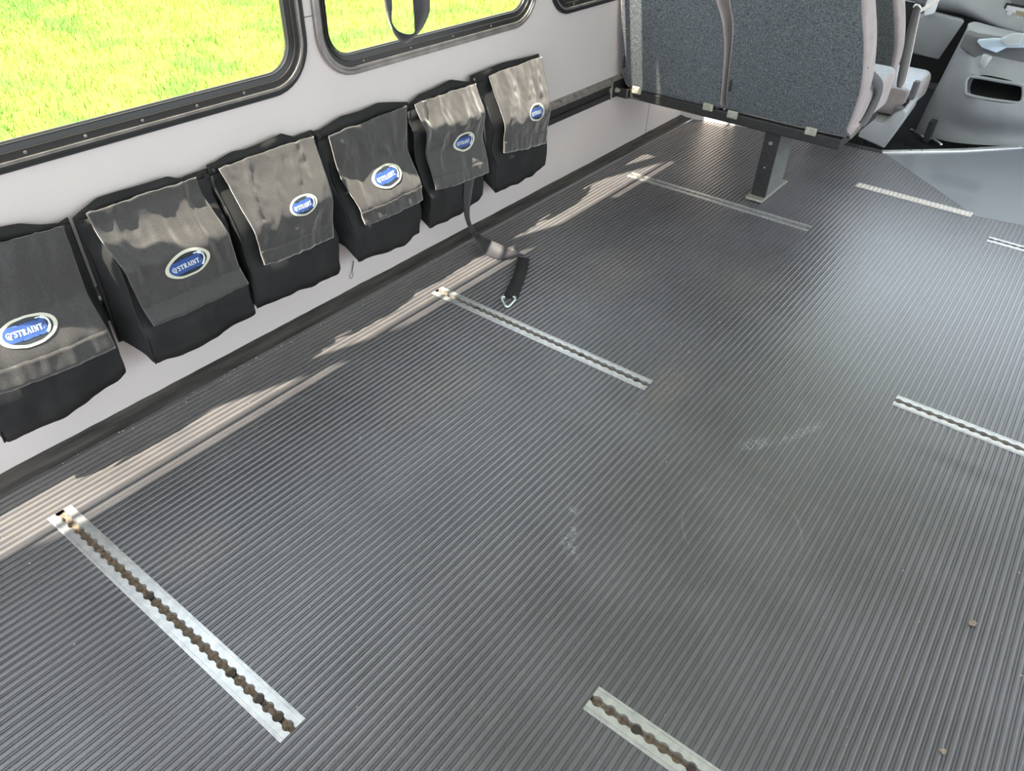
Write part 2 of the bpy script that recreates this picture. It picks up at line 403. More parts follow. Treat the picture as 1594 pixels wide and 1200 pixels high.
# windows
def ringband(name, h, prof, m, parent, n=10):
    """band around a rounded rectangle: prof = [(inset, x)...]"""
    y0, y1, z0, z1 = h; vs, fs = [], []; cnt = 4 * (n + 1)
    for ins, x in prof:
        for a, b in rrect(y0 + ins, y1 - ins, z0 + ins, z1 - ins, max(RAD - ins, .02), n): vs.append((x, a, b))
    for j in range(len(prof) - 1):
        for i in range(cnt):
            k = (i + 1) % cnt; fs.append((j * cnt + i, j * cnt + k, (j + 1) * cnt + k, (j + 1) * cnt + i))
    return autosmooth(mesh(name, vs, fs, m, parent), 35)
for i, h in enumerate(WIN):
    w = thing('window_%d' % (i + 1), None, None, (0, (h[0] + h[1]) / 2, h[2]), kind='structure')
    ringband('rubber_seal', h, [(-.001, .0), (-.001, .008), (.002, .011), (.010, .011), (.011, .006)], M['rubber'] if i != 1 else M['winmetal'], w)
    ringband('metal_ring', h, [(.011, .006), (.0115, .009), (.018, .009), (.019, .002)], M['winmetal'], w)
    ringband('window_frame', h, [(.019, .002), (.031, .001), (.0312, .004), (.0325, .004), (.033, -.002), (.044, -.005), (.045, -.013), (.012, -.0135)], M['frameblack'], w)
    ringband('glazing_bead', h, [(.0445, -.006), (.0445, -.003), (.0465, -.003), (.047, -.006), (.050, -.009), (.050, -.013)], M['frameblack'], w)
    y0, y1, z0, z1 = h
    tb = bmesh.new(); addbox(tb, (-.013, y0 + .04, 1.475), (-.006, y1 - .04, 1.555), .0015)
    frombm('transom', tb, M['frameblack'], w)
    if i == 2: box('added_shade_bar', (-.013, 2.12, .67), (-.006, 2.17, 1.50), M['frameblack'], w, .0015)  # added unseen bar that splits the sun stripe on the seat back
    P = rrect(y0 + .049, y1 - .049, z0 + .049, z1 - .049, RAD - .049)
    slab('glass_pane', [(-.0085, a, b) for a, b in P], (-.002, 0, 0), M['glass'], w, smooth=False)
    ys = ([.15, .268, .392, .523, .648] if i == 0 else [y0 + .15 + k * .18 for k in range(4)])
    for y in ys:
        b = bmesh.new(); bmesh.ops.create_uvsphere(b, u_segments=10, v_segments=6, radius=.0042, matrix=Matrix.Translation((.002, y, z0 + .0255)) @ Matrix.Diagonal((.6, 1, 1, 1)))
        frombm('screw', b, M['winmetal'], w, True)

# ------------------------------------------------------------------ seat-mount rail along the wall
rail = thing('wall_rail', 'long black seat rail with bronze top edge on the wall behind the pouches', 'rail', (0, .6, .25))
Y0, Y1 = -1.25, 2.335
def ext(name, prof, y0, y1, m, parent):
    n = len(prof); vs = [(x, y0, z) for x, z in prof] + [(x, y1, z) for x, z in prof]
    fs = [(i, (i + 1) % n, n + (i + 1) % n, n + i) for i in range(n)] + [tuple(range(n))[::-1], tuple(range(n, 2 * n))]
    bm = bmesh.new(); vv = [bm.verts.new(v) for v in vs]
    for f in fs: bm.faces.new([vv[i] for i in f])
    return frombm(name, bm, m, parent)
ext('top_flange', [(.0005, .338), (.003, .338), (.020, .326), (.022, .322), (.022, .316), (.0005, .316)], Y0, Y1 + .13, M['railtop'], rail)
ext('channel', [(.0005, .316), (.018, .316), (.018, .304), (.012, .302), (.012, .284), (.018, .282), (.019, .262), (.012, .256), (.0005, .256)], Y0, Y1, M['blackmetal'], rail)
box('end_cap', (.0005, Y1 - .004, .256), (.022, Y1 + .002, .318), M['zinc'], rail, .002)
for y in (1.97, 2.06, 2.2, 2.33, 2.41):
    c = cyl('rail_screw', (.012, y, .3308), (.015, y, .3335), .004, M['silver'], rail, 10)

# ------------------------------------------------------------------ floor tracks
def make_track(x0, yc, ln, label, start, dirt_m, last_open, bolts):
    t = thing('floor_track', label, 'track', (x0, yc, -.012), 'aluminium tie-down tracks in the floor')
    R, S_, P = .0098, .0056, .0254
    xs = [0.0]; k0 = start; 
    nh = int((ln - start - .004) / P) + 1
    xx = 0
    step = P / 16; n = int(round(ln / step)); xs = [ln * i / n for i in range(n + 1)]
    def inner(x):
        k = round((x - start) / P); k = min(max(k, 0), nh - 1)
        d = x - (start + k * P)
        return max(S_, math.sqrt(max(R * R - d * d, 0)))
    offs = [(None, -.0105), (None, .0012), (.0192, .0012), (.0194, .0002), (.0202, .0002), (.0204, .0012), (.0228, .0012), (.0230, .0004), (.0236, .0004), (.0238, .0010), (.0258, .0006), (.0258, -.014)]
    vs, fs = [], []
    for sgn in (-1, 1):
        base = len(vs)
        for x in xs:
            r = inner(x)
            for o_, z in offs: vs.append((x0 + x, yc + sgn * (r if o_ is None else o_), z))
        m_ = len(offs)
        for i in range(n):
            for j in range(m_ - 1):
                a = base + i * m_ + j; f = (a, a + 1, a + m_ + 1, a + m_)
                fs.append(f if sgn < 0 else f[::-1])
        for e in (0, n): fs.append(tuple(base + e * m_ + j for j in range(m_)))
    mesh('track_body', vs, fs, M['alu'], t)
    def dirt(u, v):
        x, y = x0 + ln * u, yc + (v - .5) * .024
        z = -.0082 + .0022 * noise.noise(Vector((x * 130, y * 130, yc))) + .0012 * noise.noise(Vector((x * 400, y * 400, yc)))
        return (x, y, z)
    grid('dirt_fill', dirt, 240, 8, M['dirt'], t)
    for k in bolts:
        x = x0 + start + k * P; b = bmesh.new()
        addcyl(b, (x, yc, -.010), (x, yc, -.0035), .0078, .0070, 18)
        addcyl(b, (x, yc, -.0036), (x, yc, -.0030), .0028, .0022, 8)
        frombm('bolt', b, M['bolt'], t)
    return t
make_track(.1925, -.1115, .755, 'nearest aluminium track on the wall side, its slot caked with brown dirt', .0055, 0, 0, (13, 23, 26, 28))
make_track(.1925, 1.0715, .755, 'aluminium track whose wall end lies just short of the metal hook and webbing end', .0055, 0, 0, (6, 21, 28))
make_track(.1795, 2.280, .765, 'dusty aluminium track beside the foot of the black seat leg', .018, 0, 0, ())
make_track(1.300, .2415, .76, 'short bit of aluminium track cut off by the bottom edge of the photo', .0125, 0, 0, (3, 7))
make_track(1.480, 1.434, .76, 'aluminium track cut off by the right edge, with a dark skid streak below it', .0095, 0, 0, ())
make_track(1.482, 2.636, .76, 'tiny far end of bright track at the right edge, nearest the smooth vinyl floor', .0095, 0, 0, ())
# worn pale strip taped across the ribs
def tape():
    vs, fs = [], []; y0, y1 = 2.792, 2.844; k0 = int((.948 - .062) / PITCH); x = .062 + k0 * PITCH; P = []
    while x < 1.392:
        P += [(x + .0002, .0002), (x + .0012, .0011), (x + .005, .0016), (x + .0084, .0011), (x + .0095, .0002), (x + .0108, -.0002), (x + .0128, .0006), (x + .0146, -.0002)]; x += PITCH
    P = [p for p in P if .948 <= p[0] <= 1.392]
    for px, pz in P:
        j = .0012 * noise.noise(Vector((px * 300, 0, 3)))
        vs += [(px, y0 + j, pz), (px, y1 + j, pz)]
    for i in range(len(P) - 1): fs.append((2 * i, 2 * i + 2, 2 * i + 3, 2 * i + 1))
    o = mesh('floor_tape', vs, fs, M['tape'], None, True)
    s = o.modifiers.new('thickness', 'SOLIDIFY'); s.thickness = .0006
    return tag(o, 'worn pale strip of tape stuck across the floor ribs by the smooth vinyl', 'tape strip')
tape()

# ------------------------------------------------------------------ lettering for the pouch badges
GLY = {  # strokes in a unit-high box: (x0,y0,x1,y1,width); serifs are short thin strokes
 'S': (.62, [(.52, .80, .40, .95, .10), (.40, .95, .20, .93, .13), (.20, .93, .10, .76, .16), (.10, .76, .22, .60, .17), (.22, .60, .42, .46, .20), (.42, .46, .50, .28, .18), (.50, .28, .40, .09, .16), (.40, .09, .20, .05, .12), (.20, .05, .07, .22, .10), (.55, .98, .53, .72, .07), (.05, .02, .07, .28, .07)]),
 'T': (.74, [(.37, .0, .37, .95, .19), (.03, .95, .71, .95, .09), (.04, .98, .06, .72, .08), (.70, .98, .68, .72, .08), (.22, .03, .52, .03, .07)]),
 'R': (.78, [(.20, .0, .20, .97, .19), (.05, .03, .36, .03, .07), (.05, .96, .40, .96, .08), (.40, .95, .56, .85, .12), (.57, .85, .58, .64, .17), (.56, .62, .42, .51, .12), (.28, .50, .44, .50, .08), (.38, .50, .62, .06, .17), (.56, .03, .76, .03, .07)]),
 'A': (.80, [(.12, .03, .40, .97, .09), (.38, .98, .66, .03, .19), (.22, .34, .54, .34, .08), (.01, .03, .25, .03, .07), (.52, .03, .80, .03, .07)]),
 'I': (.38, [(.19, .0, .19, .97, .19), (.03, .03, .35, .03, .07), (.03, .96, .35, .96, .07)]),
 'N': (.84, [(.17, .03, .17, .95, .09), (.14, .95, .66, .05, .19), (.67, .03, .67, .95, .09), (.04, .03, .31, .03, .07), (.02, .96, .26, .96, .07), (.54, .96, .81, .96, .07)]),
 "'": (.22, [(.11, .98, .08, .70, .12)]),
 '.': (.20, [(.09, .05, .11, .16, .13)]),
}
def qring():
    L_ = []; 
    for k in range(14):
        a, b = 2 * math.pi * k / 14, 2 * math.pi * (k + 1) / 14
        L_.append((.45 + .40 * math.cos(a), .52 + .46 * math.sin(a), .45 + .40 * math.cos(b), .52 + .46 * math.sin(b), .15))
    L_ += [(.50, .20, .78, -.14, .14), (.66, -.12, .86, -.10, .08), (.45, .66, .45, .44, .16), (.45, .42, .60, .36, .10), (.36, .40, .34, .30, .10)]
    return (.92, L_)
GLY['Q'] = qring()
def lettering_strokes():
    out = []; x = 0
    for ch in "Q'STRAINT.":
        w, st = GLY[ch]
        out += [(x + a, b, x + c, d, e) for a, b, c, d, e in st]; x += w + .055
    return out, x
LET, LETW = lettering_strokes()

# ------------------------------------------------------------------ the six pouches
GROUP = 'black tie-down strap pouches along the left wall'
def pouch(label, top, fl, pb, seed, badge, badge_ang=0.0, fold=0.5, prof=None, sag=.012, wr_=1.0, bsize=1.0, flare=0.0):
    """top: silhouette of the backing along its upper edge; fl: flap corners TL,TR,BR,BL; pb: lower front corners of the pocket (left, right)"""
    T = [atx(u, v, .017) for u, v in top]
    depth = prof[-1][1]
    PV = smoothcurve([Vector((a, b, 0)) for a, b in prof], 8)
    def fx(v):
        v = min(max(v, 0.0), 1.0)
        for a, b in zip(PV[:-1], PV[1:]):
            if v <= b.x: return a.y + (b.y - a.y) * (v - a.x) / max(b.x - a.x, 1e-6)
        return PV[-1].y
    yb0, yb1 = min(p.y for p in T), max(p.y for p in T)
    root = thing('strap_pouch', label, 'pouch', (.03, (yb0 + yb1) / 2, .20), GROUP)
    rng = random.Random(seed)
    # backing with its wavy upper edge, held to the wall
    def topz(y):
        for a, b in zip(T[:-1], T[1:]):
            if a.y <= y <= b.y: return a.z + (b.z - a.z) * (y - a.y) / max(b.y - a.y, 1e-6)
        return T[0].z if y < T[0].y else T[-1].z
    zb = .205
    def back(u, v):
        y = yb0 + (yb1 - yb0) * u; z = topz(y); z = zb + (z - zb) * v
        return (.026 - .007 * v + .004 * math.sin(u * 9 + seed) * v, y, z)
    grid('back_panel', back, 40, 14, M['nylon'], root, .004)
    for y in (yb0 + .010, yb1 - .010):
        z = topz(y) - .014
        b = bmesh.new(); addcyl(b, (.024, y, z), (.030, y, z), .0075, .006, 14); addcyl(b, (.030, y, z), (.032, y, z), .0035, .003, 10)
        frombm('snap_button', b, M['blackmetal'], root)
    # pocket body
    FL, FR = atx(*pb[0], depth - .012), atx(*pb[1], depth - .022)
    yl, yr = yb0 + .004, yb1 - .006
    cols = [(.028, yl, .215), (.055, yl + (FL.y - yl) * .35, .205), (.09, yl + (FL.y - yl) * .75, FL.z + .022), (FL.x, FL.y, FL.z)]
    ncol = 10
    front = []
    for k in range(1, ncol):
        s = k / ncol
        front.append((FL.x + (FR.x - FL.x) * s + .006 * math.sin(math.pi * s), FL.y + (FR.y - FL.y) * s, FL.z + (FR.z - FL.z) * s - sag * math.sin(math.pi * s) * (1 + .3 * math.sin(5 * s + seed))))
    cols += front + [(FR.x, FR.y, FR.z), (.085, FR.y + (yr - FR.y) * .4, FR.z + .012), (.05, FR.y + (yr - FR.y) * .8, .20), (.028, yr, .215)]
    ZT = (atx(*fl[0], fx(0)).z + atx(*fl[1], fx(0)).z) / 2; ZB = (atx(*fl[2], depth).z + atx(*fl[3], depth).z) / 2
    ztop = ZT - .015
    nv = 16; nc = len(cols)
    sub = 3; C2 = smoothcurve(cols, sub); nc = len(C2)
    def body(i, v):
        c = C2[i]; s = i / (nc - 1)
        z = c.z + (ztop - c.z) * v
        vf = (ZT - z) / (ZT - ZB)
        lim = (fx(vf) - .024 - .028) / (depth - .012 - .028) if vf < 1 else 1.0
        x = .028 + (c.x - .028) * max(.05, min(1.0, lim))
        w = .008 * wr_ * noise.noise(Vector((s * 5 + seed * 3.1, v * 3.5, seed))) + .0035 * noise.noise(Vector((s * 15, v * 9, seed * 2)))
        edge = min(s, 1 - s); k = min(1, edge * 9)
        mid = (FL.y + FR.y) / 2
        y = c.y + (c.y - mid) * .02 * math.sin(v * 5 + seed)
        bulge = .006 * math.sin(math.pi * min(1, v * 2.2)) * (1 if .2 < s < .8 else .3)
        return Vector((x + (w + bulge) * k, y + w * .6 * k, z + .008 * noise.noise(Vector((s * 7, seed, 0))) * max(0, 1 - v * 5) * min(1, edge * 9)))
    vs, fs = [], []
    for j in range(nv + 1):
        for i in range(nc): vs.append(body(i, j / nv))
    for j in range(nv):
        for i in range(nc - 1):
            a = j * nc + i; fs.append((a, a + 1, a + nc + 1, a + nc))
    # bottom: fan from the lower rim back to the wall side
    bk = len(vs)
    for i in range(nc): p = vs[i]; vs.append(Vector((.028, p.y, min(p.z + .04, .216))))
    for i in range(nc - 1): fs.append((i, bk + i, bk + i + 1, i + 1))
    o = mesh('pocket', vs, fs, M['nylon'], root, True)
    s = o.modifiers.new('thickness', 'SOLIDIFY'); s.thickness = .0025; s.offset = -1
    # corner piping on the gusset
    kL = 3 * sub
    tube('seam_piping', [body(kL, v / 10) + Vector((.002, -.001, 0)) for v in range(0, 9)], .0018, M['nylon'], root, 6)
    # flap
    TL, TR = atx(*fl[0], fx(0)), atx(*fl[1], fx(0))
    BR, BL = atx(*fl[2], depth - .003), atx(*fl[3], depth + .003)
    flat = []
    def flap(u, v):
        L_ = TL.lerp(BL, v); R_ = TR.lerp(BR, v)
        p = L_.lerp(R_, u)
        p.x = fx(v) - flare * u * v
        # silhouette stays put: the bulge moves points along the wall normal only
        w = noise.noise(Vector((u * 3.2 + seed * 1.7, v * 2.2, seed * .9)))
        w2 = noise.noise(Vector((u * 7.5 + w * 1.2, v * 2.8 + seed, seed * 1.3)))
        ridge = 1 - abs(noise.noise(Vector((u * 4.0 + (v - .3) * fold * 1.5 + seed, v * .9, seed * 2.2)))) * 2
        ed = min(1, 8 * min(u, 1 - u)) * .7 + .3
        if flat: ed *= 1 - .88 * math.exp(-((u - flat[0]) / .26) ** 4 - ((v - flat[1]) / .17) ** 4)
        vv = math.sin(math.pi * min(1, .12 + v * .9))
        p.x += wr_ * ed * (.009 * w + .007 * w2 + .011 * (ridge - .5) * (1 - v * .4) + .003 * noise.noise(Vector((u * 17 + seed, v * 13, seed)))) * (.35 + .65 * vv) + .008 * math.sin(math.pi * u) * min(1, v * 2)
        p.z += .007 * wr_ * max(0, ridge - .4) * max(0, 1 - v) ** 2 + .003 * noise.noise(Vector((u * 9, seed, 0))) * v
        if v > .99: p.x -= .001
        return p
    # badge, following the flap
    hint = Vector((atx(*badge, .11)))
    best = min(((( flap(i / 40, j / 40) - CAM_C).normalized() - (hint - CAM_C).normalized()).length, i / 40, j / 40) for i in range(4, 40) for j in range(8, 40))
    uc, vc = best[1], best[2]
    for st in (.012, .004):
        cands = [(((flap(uc + a * st, vc + b * st) - CAM_C).normalized() - (hint - CAM_C).normalized()).length, uc + a * st, vc + b * st) for a in (-1, 0, 1) for b in (-1, 0, 1)]
        best = min(cands); uc, vc = best[1], best[2]
    flat += [uc, vc]
    grid('flap', flap, 56, 60, M['nylon_flap'], root, .003)
    def nrm(u, v):
        e = .004; du = flap(u + e, v) - flap(u - e, v); dv = flap(u, v + e) - flap(u, v - e)
        n = du.cross(dv).normalized()
        return n if n.x > 0 else -n
    def hem(u, v):
        vv = .835 + .164 * v; return flap(u, vv) + nrm(u, vv) * (.0009 + .0006 * math.sin(u * 60))
    grid('hem', hem, 50, 6, M['nylon_flap'], root, -.0009)
    fw = (flap(uc + .05, vc) - flap(uc - .05, vc)).length / .1; fh = (flap(uc, vc + .05) - flap(uc, vc - .05)).length / .1
    ca, sa = math.cos(badge_ang), math.sin(badge_ang)
    def on(s, t, lift):
        s, t = s * bsize, t * bsize
        s, t = s * ca - t * sa, s * sa + t * ca
        u, v = uc + s / fw, vc - t / fh
        return flap(u, v) + nrm(u, v) * (.0012 + lift)
    bvs, bfs, bm_ = [], [], []
    def disc(a, b, cx, lift, mi, lim=None, rings=5, n=40):
        k = len(bvs); bvs.append(on(cx, 0, lift))
        for r in range(1, rings + 1):
            for i in range(n):
                th = 2 * math.pi * i / n; s, t = cx + a * r / rings * math.cos(th), b * r / rings * math.sin(th)
                if lim: t = max(-lim, min(lim, t)); s = min(s, lim * 2.05)
                bvs.append(on(s, t, lift))
        for i in range(n): bfs.append((k, k + 1 + i, k + 1 + (i + 1) % n)); bm_.append(mi)
        for r in range(rings - 1):
            for i in range(n):
                q = k + 1 + r * n; bfs.append((q + i, q + n + i, q + n + (i + 1) % n, q + (i + 1) % n)); bm_.append(mi)
    disc(.0510, .0292, 0, .0008, 0); disc(.0432, .0238, 0, .0014, 1); disc(.0425, .0232, -.0005, .0020, 2, .0150)
    bo = mesh('badge', bvs, bfs, None, root, True, [M['cream'], M['navy'], M['blue']], bm_)
    bo['label'] = 'oval blue badge with a cream rim'
    lv, lf = [], []
    sc = .0118; x0 = -.0375; kx = .064 / LETW
    def stroke(a, b, c, d, w):
        dx, dy = c - a, d - b; ln = math.hypot(dx, dy) or 1e-6; nx, ny = -dy / ln * w / 2, dx / ln * w / 2
        q = len(lv)
        for X, Yv in ((a + nx, b + ny), (a - nx, b - ny), (c - nx, d - ny), (c + nx, d + ny)): lv.append(on(X, Yv, .0028))
        lf.append((q, q + 1, q + 2, q + 3))
    for a, b, c, d, w in LET: stroke(x0 + a * kx, (b - .5) * sc - .0006, x0 + c * kx, (d - .5) * sc - .0006, w * sc)
    # white swoosh round the right end
    arc = [(.0165, .0178), (.0255, .0168), (.0325, .0130), (.0365, .0060), (.0362, -.0020), (.0318, -.0098), (.0270, -.0142)]
    wd = [.0022, .0052, .0040, .0032, .0046, .0048, .0020]
    for (p, q, w) in zip(arc[:-1], arc[1:], wd): stroke(*p, *q, w)
    lo = mesh('lettering', lv, lf, M['white'], bo)
    return root, flap
pouch('black strap pouch cut by the left edge of the photo, with the largest badge',
      [(-75, 388), (-40, 362), (30, 347), (60, 348), (90, 346), (104, 338)], [(-62, 395), (98, 353), (179, 541), (-12, 621)], [(9, 685), (190, 586)], 1, (44, 514), .02, .3, [(0,.056),(.2,.060),(.5,.060),(.62,.068),(.8,.096),(.9,.104),(1,.112)], .016, .6, 1.08)
pouch('wide black strap pouch, second from left, sunlit above its badge',
      [(110, 338), (122, 328), (150, 308), (200, 293), (258, 273), (276, 277), (322, 262)], [(134, 333), (306, 277), (386, 441), (242, 509)], [(245, 566), (396, 487)], 2, (290, 408), .05, .6, [(0,.046),(.15,.047),(.30,.070),(.46,.101),(.6,.101),(.82,.099),(.92,.106),(1,.117)], .010, .9, 1.12)
pouch('black strap pouch third from left, flap mostly sunlit and pulled askew',
      [(320, 256), (333, 252), (362, 236), (380, 232), (436, 207), (458, 213), (484, 202)], [(340, 262), (488, 212), (518, 369), (414, 414)], [(401, 478), (530, 422)], 3, (473, 320), .05, .8, [(0,.038),(.2,.062),(.45,.096),(.6,.111),(.85,.109),(1,.112)], .006, 1.0, .86)
pouch('black strap pouch fourth from left, above the bent wire on the wall',
      [(486, 204), (497, 203), (530, 180), (560, 171), (588, 160), (632, 158)], [(512, 212), (632, 166), (657, 311), (571, 352)], [(558, 406), (651, 366)], 4, (602, 274), .04, .7, [(0,.046),(.2,.049),(.40,.050),(.5,.056),(.78,.102),(.9,.105),(1,.112)], .008, .9, 1.13)
pouch('black strap pouch with grey webbing hanging out from beneath its flap',
      [(634, 164), (652, 146), (672, 137), (702, 124), (720, 126), (738, 127)], [(646, 162), (741, 130), (759, 268), (680, 297)], [(669, 355), (750, 308)], 5, (722, 220), .0, .9, [(0,.036),(.15,.056),(.3,.081),(.45,.080),(.6,.080),(.8,.100),(1,.114)], .006, 1.0, .97)
pouch('creased black strap pouch at the right end of the row, nearest the seat',
      [(731, 118), (738, 114), (765, 103), (785, 97), (806, 92), (836, 83)], [(762, 118), (843, 88), (852, 224), (786, 239)], [(771, 300), (847, 259)], 6, (836, 175), .0, 1.2, [(0,.036),(.2,.060),(.4,.087),(.6,.108),(.8,.107),(1,.109)], .006, .8, .95, .01)

# bent wire below the fourth pouch
w = [atx(551, 407, .003), atx(548.5, 420, .003), atx(549.5, 428, .004), atx(547.5, 433, .004), atx(544.5, 433, .004), atx(544.5, 429, .004), atx(547, 424, .004), atx(550, 405, .004)]
tag(tube('bent_wire', smoothcurve(w, 5), .0007, M['blackmetal'], None, 6), 'thin bent wire on the white wall below the fourth pouch', 'wire')

# ------------------------------------------------------------------ webbing tail with hook, from the fifth pouch to the floor
st = thing('tie_down_strap', 'grey tie-down webbing trailing from the fifth pouch onto the floor, ending in a metal hook', 'strap', (.25, 1.42, 0))
A = [atx(723, 270, .112), atx(722, 300, .112), atx(722, 330, .10), atx(728, 352, .085), atz(737, 369, .012), atz(749, 388, .004), atz(761, 398, .0035), atz(781, 404, .003), atz(800, 401, .003), atz(806, 398, .003)]
B = [atx(740, 268, .118), atx(735, 298, .114), atx(731, 326, .106), atx(733, 346, .095), atz(744, 362, .035), atz(760, 372, .045), atz(780, 381, .042), atz(796, 389, .03), atz(808, 393, .018), atz(818, 398, .008)]
ribbon('webbing', A, B, M['webbing'], st, .002)
A2 = [atz(806, 400, .0045), atz(805, 406, .0045), atz(800, 425, .004), atz(786, 456, .004), atz(785, 461, .004)]
B2 = [atz(824, 403, .0045), atz(824, 406, .0045), atz(819, 428, .004), atz(808, 458, .004), atz(807, 464, .004)]
ribbon('webbing_end', A2, B2, M['nylon'], st, .0035)
hk = [atz(786, 463, .008), atz(782.5, 462, .008), atz(781.5, 466, .006), atz(785, 473, .005), atz(788, 477, .005), atz(792, 477, .005), atz(797, 472, .006), atz(802, 466, .008), atz(801, 462, .008), atz(799, 463, .008)]
tube('hook', smoothcurve(hk, 4), .0036, M['hookwhite'], st, 8)
# looped strap hanging in front of the second window
hs = thing('hanging_strap', 'looped grey webbing strap hanging in front of the second window', 'strap', (.10, 1.10, .69))
Ap = [(598, 0), (601, 18), (606, 36), (616, 56), (630, 68), (646, 57), (658, 42), (667, 22), (669, 0)]
Bp = [(610, 0), (609.5, 18), (610, 35), (619, 48), (634, 53.5), (645, 51), (645.5, 38), (644.5, 20), (643, 0)]
Aw = [atx(u, v, .09) for u, v in Ap]; Bw = [atx(u, v, .115) for u, v in Bp]

def rise(P_, e, f):
    d = (P_[e] - P_[e + (1 if e == 0 else -1)]).normalized(); d = (d * .35 + Vector((-.02, 0, .65))).normalized()
    return P_[e] + d * f + Vector((-.05 * (f > .3), 0, 0))
Aw = [rise(Aw, 0, .62), rise(Aw, 0, .2)] + Aw + [rise(Aw, -1, .2), rise(Aw, -1, .62)]; Bw = [rise(Bw, 0, .62), rise(Bw, 0, .2)] + Bw + [rise(Bw, -1, .2), rise(Bw, -1, .62)]
ribbon('strap_loop', Aw, Bw, M['webbing'], hs, .0018, 8)
zt = max(p.z for p in Aw); box('anchor_plate', (min(p.x for p in Aw) - .012, min(Aw[0].y, Aw[-1].y) - .03, zt - .02), (max(p.x for p in Bw) + .01, max(Aw[0].y, Aw[-1].y) + .03, zt + .02), M['blackmetal'], hs, .004)

# ------------------------------------------------------------------ double passenger seat
sb_ = thing('passenger_seat', 'double passenger seat seen from behind, charcoal tweed backs on a black frame and leg', 'seat', (.48, 2.5, 0))
K = -.2; YB = 2.46      # seat back plane y = YB + K*z
def bp_(x, z, off=0.0): return Vector((x, YB + K * z + off, z))
out_r = [(.495, .30), (.484, .325), (.478, .40), (.472, .59), (.448, .68), (.43, .80), (.45, .98), (.50, 1.04), (.82, 1.05), (.865, 1.0), (.872, .88), (.895, .75), (.935, .62), (.957, .50), (.957, .42), (.945, .33), (.93, .302)]
out_l = [(.075, .292), (.045, .305), (.022, .36), (.013, .45), (.013, .62), (.02, .8), (.04, 1.0), (.09, 1.05), (.34, 1.05), (.38, 1.0), (.385, .85), (.405, .70), (.442, .61), (.462, .50), (.466, .36), (.466, .31), (.455, .296)]
def backrest(outl):
    C_ = [Vector((x, z, 0)) for x, z in outl]; P = smoothcurve(C_ + [C_[0]], 4)[:-1]
    b = slab('backrest', [bp_(p.x, p.y) for p in P], (0, .105, .02), M['velour'], sb_, .010, 3)
    cx = sum(p.x for p in P) / len(P); cz = sum(p.y for p in P) / len(P)
    pan = []
    for p in P:
        d = Vector((p.x - cx, p.y - cz, 0)); q = p - d.normalized() * .009
        pan.append(bp_(q.x, q.y, -.0045))
    r = slab('back_panel', pan, (0, .012, .0), M['tweed'], b, .003, 2); r['label'] = 'charcoal tweed back panel'
    return b
b1 = backrest(out_l); b2 = backrest(out_r)
def cushion(name, lo, hi, r, m_side, m_top, parent):
    bm = bmesh.new(); addbox(bm, lo, hi, r, 4)
    bmesh.ops.recalc_face_normals(bm, faces=bm.faces)
    for f in bm.faces: f.material_index = 1 if f.normal.z > .8 else 0
    return frombm(name, bm, None, parent, True, [m_side, m_top])
cushion('seat_cushion', (.02, 2.44, .300), (.465, 2.86, .435), .03, M['velour'], M['velour_top'], sb_)
cushion('seat_cushion', (.485, 2.44, .300), (.950, 2.885, .452), .03, M['velour'], M['velour_top'], sb_)
bm = bmesh.new(); addbox(bm, (.03, 2.385, .262), (.935, 2.425, .300), .004); addbox(bm, (.03, 2.80, .262), (.935, 2.84, .300), .004)
addbox(bm, (.03, 2.42, .270), (.07, 2.81, .300), .003); addbox(bm, (.895, 2.42, .262), (.935, 2.81, .300), .003); addbox(bm, (.64, 2.42, .262), (.72, 2.81, .297), .003)
frombm('seat_frame', bm, M['blackmetal'], sb_)
lg = bmesh.new(); addbox(lg, (.661, 2.411, .010), (.716, 2.58, .268), .003)
leg = frombm('leg', lg, M['litgrey_steel'], sb_)
box('leg_edge', (.659, 2.402, .012), (.717, 2.412, .270), M['blackmetal'], leg, .002)
for z, r in ((.222, .0075), (.128, .003)):
    cyl('rivet', (.688, 2.4025, z), (.688, 2.3995, z), r, M['silver'] if r < .005 else M['litgrey_steel'], leg, 14)
box('foot_plate', (.652, 2.366, .0015), (.722, 2.60, .011), M['zinc'], sb_, .003)
box('foot_plate', (.659, 2.55, .0015), (.722, 2.64, .009), M['zinc'], sb_, .003)
for u, v in ((991, 141), (1102, 167), (1140, 179), (1262, 205)):
    p = aty(u, v, 2.378)
    bm = bmesh.new(); addbox(bm, (p.x - .021, 2.374, p.z - .013), (p.x + .021, 2.384, p.z + .015), .003)
    addcyl(bm, (p.x + .004, 2.374, p.z), (p.x + .004, 2.371, p.z), .008, .007, 12)
    frombm('clip', bm, M['zinc'], sb_)
br = thing('dummy', None, None); bpy.data.objects.remove(br)
bm = bmesh.new(); addbox(bm, (.002, 2.338, .262), (.024, 2.44, .326), .003); addbox(bm, (.02, 2.37, .262), (.075, 2.43, .300), .003)
wb = frombm('wall_bracket', bm, M['blackmetal'], sb_)
bm = bmesh.new(); addcyl(bm, (.024, 2.362, .291), (.036, 2.362, .291), .011, .009, 6); addcyl(bm, (.036, 2.362, .291), (.042, 2.362, .291), .005, .005, 10)
frombm('mounting_bolt', bm, M['zinc'], wb)
for xx, zz in ((.040, .40), (.497, .40)):
    p = bp_(xx, zz, -.006); box('side_clip', (p.x - .004, p.y - .004, p.z - .022), (p.x + .004, p.y + .004, p.z + .022), M['blackmetal'], sb_, .001)
A = [atx(1350, 104, .95), atx(1364, 114, .956), atx(1374, 129, .958), atx(1371, 150, .956), atx(1357, 180, .954), atx(1346, 196, .952)]
B = [atx(1348, 120, .95), atx(1355, 128, .956), atx(1362, 139, .958), atx(1359, 154, .956), atx(1346, 180, .954), atx(1334, 197, .952)]
ribbon('seat_belt', A, B, M['webbing'], sb_, .002)

